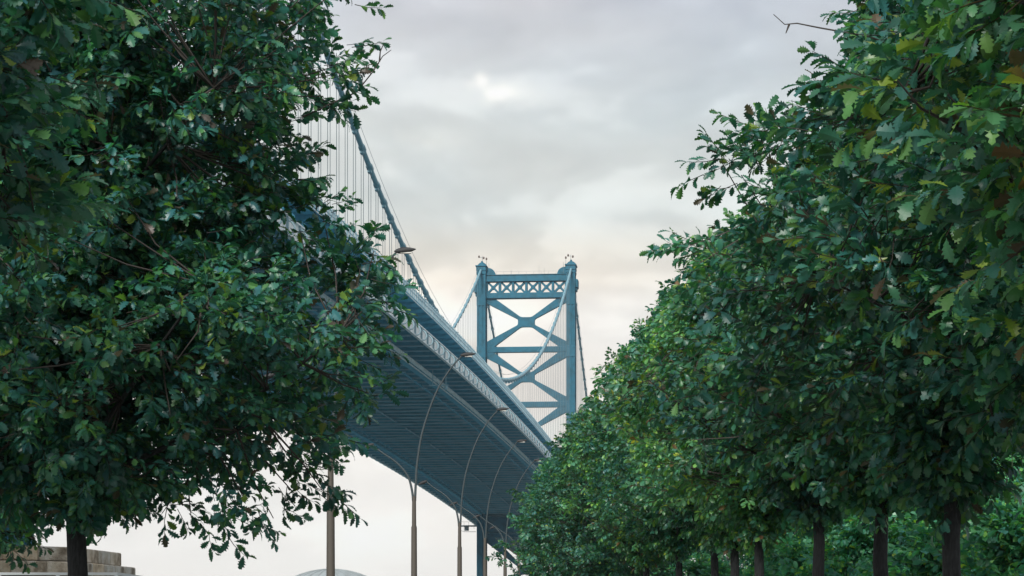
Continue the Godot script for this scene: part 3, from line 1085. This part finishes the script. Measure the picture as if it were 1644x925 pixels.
func build_trees() -> void:
	build_leaves()
	var v := func(a: Array) -> Array:
		var out := []
		for p in a: out.append(Vector2(p[0], p[1]))
		return out
	# left of the view
	oak(Vector3(-5.2, 0, -27.0), "big dark oak on the left, its single trunk in front of the granite pier", v.call([[3.1, 1.0], [3.5, 2.4], [4.0, 3.4], [5.3, 3.65], [6.0, 3.25], [6.7, 2.75], [7.4, 2.85], [8.1, 3.3], [9.2, 3.2], [10.4, 2.2], [11.6, 0.4]]), {
		"seed": 3, "near": true, "leaf": 0.93, "tint": Color(0.90, 0.97, 1.15), "clusters": 1300, "trunk": 0.14,
		"boughs": [Vector3(3.55, 6.1, 0.1), Vector3(3.40, 5.9, 0.2), Vector3(3.30, 5.7, 0.0), Vector3(3.15, 5.5, 0.1), Vector3(3.05, 8.15, 0.3), Vector3(2.95, 7.95, 0.1), Vector3(2.95, 8.3, -0.2), Vector3(3.45, 5.05, 0.3), Vector3(3.5, 4.4, 0.2), Vector3(2.95, 3.25, 0.3), Vector3(2.4, 2.9, 0.5), Vector3(2.85, 3.5, 0.4), Vector3(2.95, 6.5, 0.1), Vector3(2.45, 6.55, 0.3), Vector3(2.5, 6.85, 0.2), Vector3(2.2, 6.7, 0.5), Vector3(2.7, 6.3, 0.4), Vector3(1.9, 2.85, 0.4), Vector3(1.45, 2.9, 0.6), Vector3(2.1, 3.1, 0.8), Vector3(2.6, 3.2, -0.4)],
		"bare": [[[Vector3(2.7, 7.7, 0.1), Vector3(3.35, 8.0, 0.1), Vector3(3.55, 8.25, 0.1), Vector3(3.66, 8.42, 0.12), Vector3(3.76, 8.50, 0.1)], [Vector3(3.62, 8.36, 0.1), Vector3(3.63, 8.48, 0.1), Vector3(3.67, 8.58, 0.08)]]],
	})
	oak(Vector3(-6.1, 0, -17.5), "nearest oak on the left, only its large leaves filling the top left corner", v.call([[3.7, 1.0], [4.3, 2.3], [5.2, 2.9], [6.4, 3.0], [7.6, 2.7], [9.0, 1.6], [9.8, 0.3]]), {"seed": 8, "near": true, "clusters": 470, "leaf": 1.12, "tint": Color(0.92, 0.98, 1.12), "fresh": 0.12})
	oak(Vector3(-8.6, 0, -35.0), "oak behind the left trunk, hanging pale leaves at the left edge", v.call([[2.9, 0.9], [3.5, 2.3], [5.2, 3.1], [7.5, 2.7], [9.6, 0.5]]), {"seed": 9, "clusters": 260, "fresh": 0.35})
	# the row on the right, from the viewer outwards
	var row := [
		[5.0, 13.6, [[3.4, 0.9], [3.9, 2.3], [4.6, 3.15], [5.6, 3.1], [6.6, 2.5], [8.0, 1.5], [9.0, 0.3]], "nearest oak on the right, big yellowish leaves and no trunk showing", true, 480],
		[5.3, 20.4, [[3.0, 0.5], [3.8, 1.6], [4.4, 2.4], [5.2, 2.7], [7.0, 2.7], [8.2, 2.0], [10.2, 0.4]], "oak at the upper right whose bare twig pokes into the sky", true, 520],
		[5.2, 26.7, [[3.2, 0.4], [4.0, 1.5], [4.5, 2.5], [5.6, 2.75], [6.6, 2.5], [7.5, 2.2], [8.1, 1.6], [9.4, 1.0], [10.0, 0.3]], "oak with the widest trunk showing, far right of the trunk row", true, 540],
		[5.2, 31.8, [[3.4, 0.4], [4.1, 1.5], [4.6, 2.5], [5.4, 2.9], [7.0, 2.6], [8.2, 1.7], [9.8, 0.4]], "oak with the second trunk from the right in the right-hand row", true, 520],
		[5.2, 38.4, [[3.6, 0.5], [4.3, 1.7], [4.8, 2.6], [5.6, 3.0], [7.1, 2.7], [8.4, 1.6], [9.4, 0.3]], "oak with the third trunk from the right in the right-hand row", false, 520],
		[5.1, 46.6, [[3.6, 0.5], [4.3, 1.7], [4.8, 2.6], [5.8, 2.9], [7.6, 2.5], [9.0, 1.4], [10.0, 0.3]], "oak with the fourth trunk from the right in the right-hand row", false, 520],
	]
	var k := 0
	for t in row:
		var opt := {"seed": 20 + k, "near": t[4], "clusters": t[5], "fresh": 0.2, "trunk": 0.13, "bright": [1.05, 1.0, 0.85, 1.15, 0.9, 1.4][k], "tint": [Color(1.12, 1.03, 0.85), Color(0.95, 0.98, 1.1), Color(0.95, 0.98, 1.08), Color(1.0, 1.0, 1.0), Color(0.95, 0.97, 1.1), Color(1.25, 1.06, 0.85)][k]}
		if k > 3: opt.fresh = 0.4
		if k == 0:
			opt.fresh = 0.4
			opt.leaf = 1.12
		if k == 1: opt.leaf = 1.1
		if k == 1: opt.bare = [[[Vector3(-1.5, 6.7, 0.1), Vector3(-2.1, 6.9, 0.2), Vector3(-2.55, 6.98, 0.2), Vector3(-2.75, 7.02, 0.2), Vector3(-2.86, 7.01, 0.2), Vector3(-2.96, 7.10, 0.2)], [Vector3(-2.82, 7.01, 0.2), Vector3(-2.85, 6.93, 0.2)]]]
		if k == 2: opt.boughs = [Vector3(-2.75, 7.1, 0.2), Vector3(-2.5, 6.95, 0.1), Vector3(-2.3, 7.5, 0.1), Vector3(-2.2, 7.2, 0.3)]
		if k == 3: opt.boughs = [Vector3(-2.75, 6.95, 0.2), Vector3(-2.6, 6.7, 0.2)]
		oak(Vector3(t[0], 0, -t[1]), t[3], v.call(t[2]), opt)
		k += 1
	# farther ones share two crowns
	var far_a := oak(Vector3(5.4, 0, -55.0), "oak with a thin trunk in the middle of the right-hand row", v.call([[3.8, 0.5], [4.6, 1.8], [5.1, 2.7], [6.0, 3.0], [8.0, 2.6], [9.8, 1.7], [11.5, 0.3]]), {"seed": 41, "clusters": 500, "fresh": 0.4, "bright": 1.3, "tint": Color(1.2, 1.05, 0.85)})
	var far_b := oak(Vector3(5.7, 0, -63.0), "oak with the fifth trunk from the right in the right-hand row", v.call([[4.0, 0.5], [4.8, 1.8], [5.3, 2.8], [6.2, 3.1], [8.2, 2.7], [10.2, 1.7], [12.2, 0.3]]), {"seed": 42, "clusters": 500, "fresh": 0.25, "bright": 1.0, "coarse": true})
	var far_c := oak(Vector3(3.0, 0, -99.0), "bushy tree with fine leaves, farthest left of the right-hand trees", v.call([[1.2, 2.0], [2.6, 3.2], [5.0, 3.5], [7.5, 2.8], [9.2, 1.6], [10.4, 0.3]]), {"seed": 43, "clusters": 520, "fresh": 0.1, "coarse": true, "trunk": 0.11})
	var back := oak(Vector3(11.6, 0, -44.0), "young oak of the back row behind the widest right-hand trunk", v.call([[0.7, 1.2], [1.6, 2.3], [3.6, 2.8], [5.2, 2.5], [6.6, 1.5], [7.4, 0.3]]), {"seed": 61, "clusters": 330, "fresh": 0.5, "bright": 2.0, "coarse": true, "trunk": 0.09, "group": "young oaks of the back row"})
	for q in [
		[far_b, 5.3, 71.0, 1.0, "oak with the narrow trunk just left of the paired trunks"], [far_a, 4.7, 79.0, 1.06, "yellow-green oak crown rising beside the tower's right leg"],
		[far_c, 3.6, 87.0, 1.0, "rounded oak crown under the tower's right leg"], [far_b, 3.2, 110.0, 1.0, "dark oak crown at the far end of the right-hand row"],
		[back, 11.4, 51.0, 1.0, "young oak of the back row behind the second right-hand trunk"], [back, 11.2, 58.0, 1.05, "young oak of the back row behind the third right-hand trunk"],
		[back, 11.4, 65.0, 1.05, "young oak of the back row behind the fourth right-hand trunk"], [back, 11.0, 73.0, 1.1, "young oak of the back row seen between the thin trunks"], [back, 10.8, 82.0, 1.15, "young oak of the back row left of the paired thin trunks"], [back, 7.3, 104.0, 1.0, "young oak closing the gap between the far end's thin trunks"], [far_c, 10.6, 94.0, 0.95, "far oak of the back row, mostly hidden by nearer crowns"],
	]:
		var c: Node3D = q[0].duplicate()
		c.name = numbered("oak_tree")
		add_child(c)
		c.position = Vector3(q[1], 0, -q[2])
		c.rotation.y = q[1] * 3.3 + q[2] * 1.7
		c.scale = Vector3.ONE * q[3]
		c.set_meta("label", q[4])
	# low bushes under the back row
	var bush := oak(Vector3(8.6, 0, -38.0), "low green bush at the bottom right corner", v.call([[0.3, 1.2], [1.2, 1.8], [2.4, 1.7], [3.2, 0.9], [3.7, 0.2]]), {"called": "bush", "seed": 51, "clusters": 130, "fresh": 0.4, "bright": 2.0, "coarse": true, "trunk": 0.05, "limbs": 8, "group": "bushes under the back row of oaks"})
	bush.set_meta("category", "bush")
	var says := ["low green bush right of the widest trunk", "low green bush between the two widest trunks", "low green bush between the second and third trunks", "low green bush behind the fourth trunk", "low green bush between the thin paired trunks", "low green bush deep behind the row of trunks", "low green bush left of the paired trunks", "far low bush at the left end of the row", "low bush under the farthest crowns of the row", "low bush behind the thinnest trunk of the row", "farthest low bush, under the fine-leaved tree"]
	for i in 11:
		var c: Node3D = bush.duplicate()
		c.name = numbered("bush")
		add_child(c)
		c.position = Vector3([8.2, 8.6, 8.3, 8.8, 8.2, 8.6, 8.0, 7.6, 7.3, 6.9, 5.9][i], 0, -43.0 - i * 5.4)
		c.rotation.y = i * 1.9
		c.scale = Vector3.ONE * (0.95 + 0.1 * (i % 3))
		c.set_meta("label", says[i])


# ---------------------------------------------------------------- odds and ends
func build_rest() -> void:
	var fence := thing("white_fence", "white metal fence low in front of the granite pier", "fence", Vector3(-9.6, 1.5, -40.0))
	var post := Mb.new()
	post.box(at(0, 0.55, 0), Vector3(0.06, 1.1, 0.06), 0.008)
	var postm := post.mesh()
	var picket := Mb.new()
	picket.box(at(0, 0.54, 0), Vector3(0.018, 0.96, 0.018))
	var picketm := picket.mesh()
	for y in [1.08, 0.10]:
		var m := Mb.new()
		m.bar(Vector3(-1.6, y, 0), Vector3(2.62, y, 0), 0.05, 0.045)
		m.bar(Vector3(2.60, y, 0), Vector3(2.60, y, -9), 0.05, 0.045)
		put("rail", m.mesh(), mat.white, fence)
	for i in 5:
		put("post", postm, mat.white, fence, at(-1.55 + i * 1.035, 0, 0))
	for i in 5:
		put("post", postm, mat.white, fence, at(2.6, 0, -1.8 - i * 1.75))
	for i in 36:
		put("picket", picketm, mat.white, fence, at(-1.5 + i * 0.115, 0, 0))
	var dome := thing("white_dome", "pale white dome low on the far bank below the bridge", "building", Vector3(-72.2, WATER, -900))
	var d := Mb.new()
	var prof := []
	for i in 17:
		var a := i / 16.0 * PI / 2
		prof.append(Vector2(30.0 * cos(a), 4.0 + 24.5 * sin(a)))
	prof.push_front(Vector2(30.0, 0.0))
	d.lathe(Transform3D(), prof, 48)
	put("roof", d.mesh(), mat.canvas, dome)
	for i in 24:
		var rib := Mb.new()
		var a := TAU * i / 24.0
		var rp := []
		var rr := []
		for q in prof:
			rp.append(Vector3(cos(a) * (q.x + 0.05), q.y + 0.05, sin(a) * (q.x + 0.05))); rr.append(0.16)
		rib.tube(rp, rr, 4, false)
		put("rib", rib.mesh(), mat.canvas, dome)
	# ground
	var m := Mb.new()
	m.quad(Vector3(-3000, WATER, 900), Vector3(3000, WATER, 900), Vector3(3000, WATER, -3600), Vector3(-3000, WATER, -3600), Vector3.UP)
	ground("water", m.mesh(), mat.water)
	m = Mb.new()
	m.box(at(1.0, -2.0, -50.0), Vector3(27.0, 4.0, 190.0))
	ground("pier_deck", m.mesh(), mat.deck)
	m = Mb.new()
	m.box(at(-10.0, 0.75, -49.0), Vector3(6.2, 1.5, 18.4), 0.05)
	ground("terrace", m.mesh(), mat.deck)
	m = Mb.new()
	m.box(at(0, WATER - 2.0, -2130), Vector3(5200, 6.4, 2760))
	ground("far_bank", m.mesh(), mat.soil)


func _ready() -> void:
	var cm := Camera3D.new()
	cm.name = "camera"
	cm.projection = Camera3D.PROJECTION_FRUSTUM
	cm.near = 0.5
	cm.far = 12000.0
	cm.size = 0.5 * 925.0 / 3625.46
	cm.frustum_offset = Vector2(0, 0.5 * (1010.17 - 462.5) / 3625.46)
	cm.position = Vector3(0, EYE, 0)
	add_child(cm)
	cm.current = true
	var env := Environment.new()
	env.background_mode = Environment.BG_SKY
	env.tonemap_mode = Environment.TONE_MAPPER_LINEAR
	env.tonemap_exposure = 3.2
	env.background_energy_multiplier = 0.3125
	env.sdfgi_enabled = true
	env.ssao_enabled = true
	env.ssil_enabled = true
	var sm := PanoramaSkyMaterial.new()
	sm.panorama = ImageTexture.create_from_image(sky_picture())
	env.sky = Sky.new()
	env.sky.sky_material = sm
	env.fog_enabled = true
	env.fog_density = 0.00008
	env.fog_light_color = Color(0.86, 0.90, 0.92)
	var we := WorldEnvironment.new()
	we.name = "world"
	we.environment = env
	add_child(we)
	var sun := DirectionalLight3D.new()
	sun.name = "sun"
	sun.light_energy = 0.5
	sun.light_color = Color(1.0, 0.98, 0.95)
	sun.light_angular_distance = 20.0
	sun.shadow_enabled = true
	sun.rotation_degrees = Vector3(-38, -14, 0)
	add_child(sun)
	make_materials()
	build_bridge()
	build_piers()
	build_rest()
	build_lamps()
	build_trees()
	for o in find_children("*", "Node3D", true, false):
		if o.has_meta("_n"): o.remove_meta("_n")
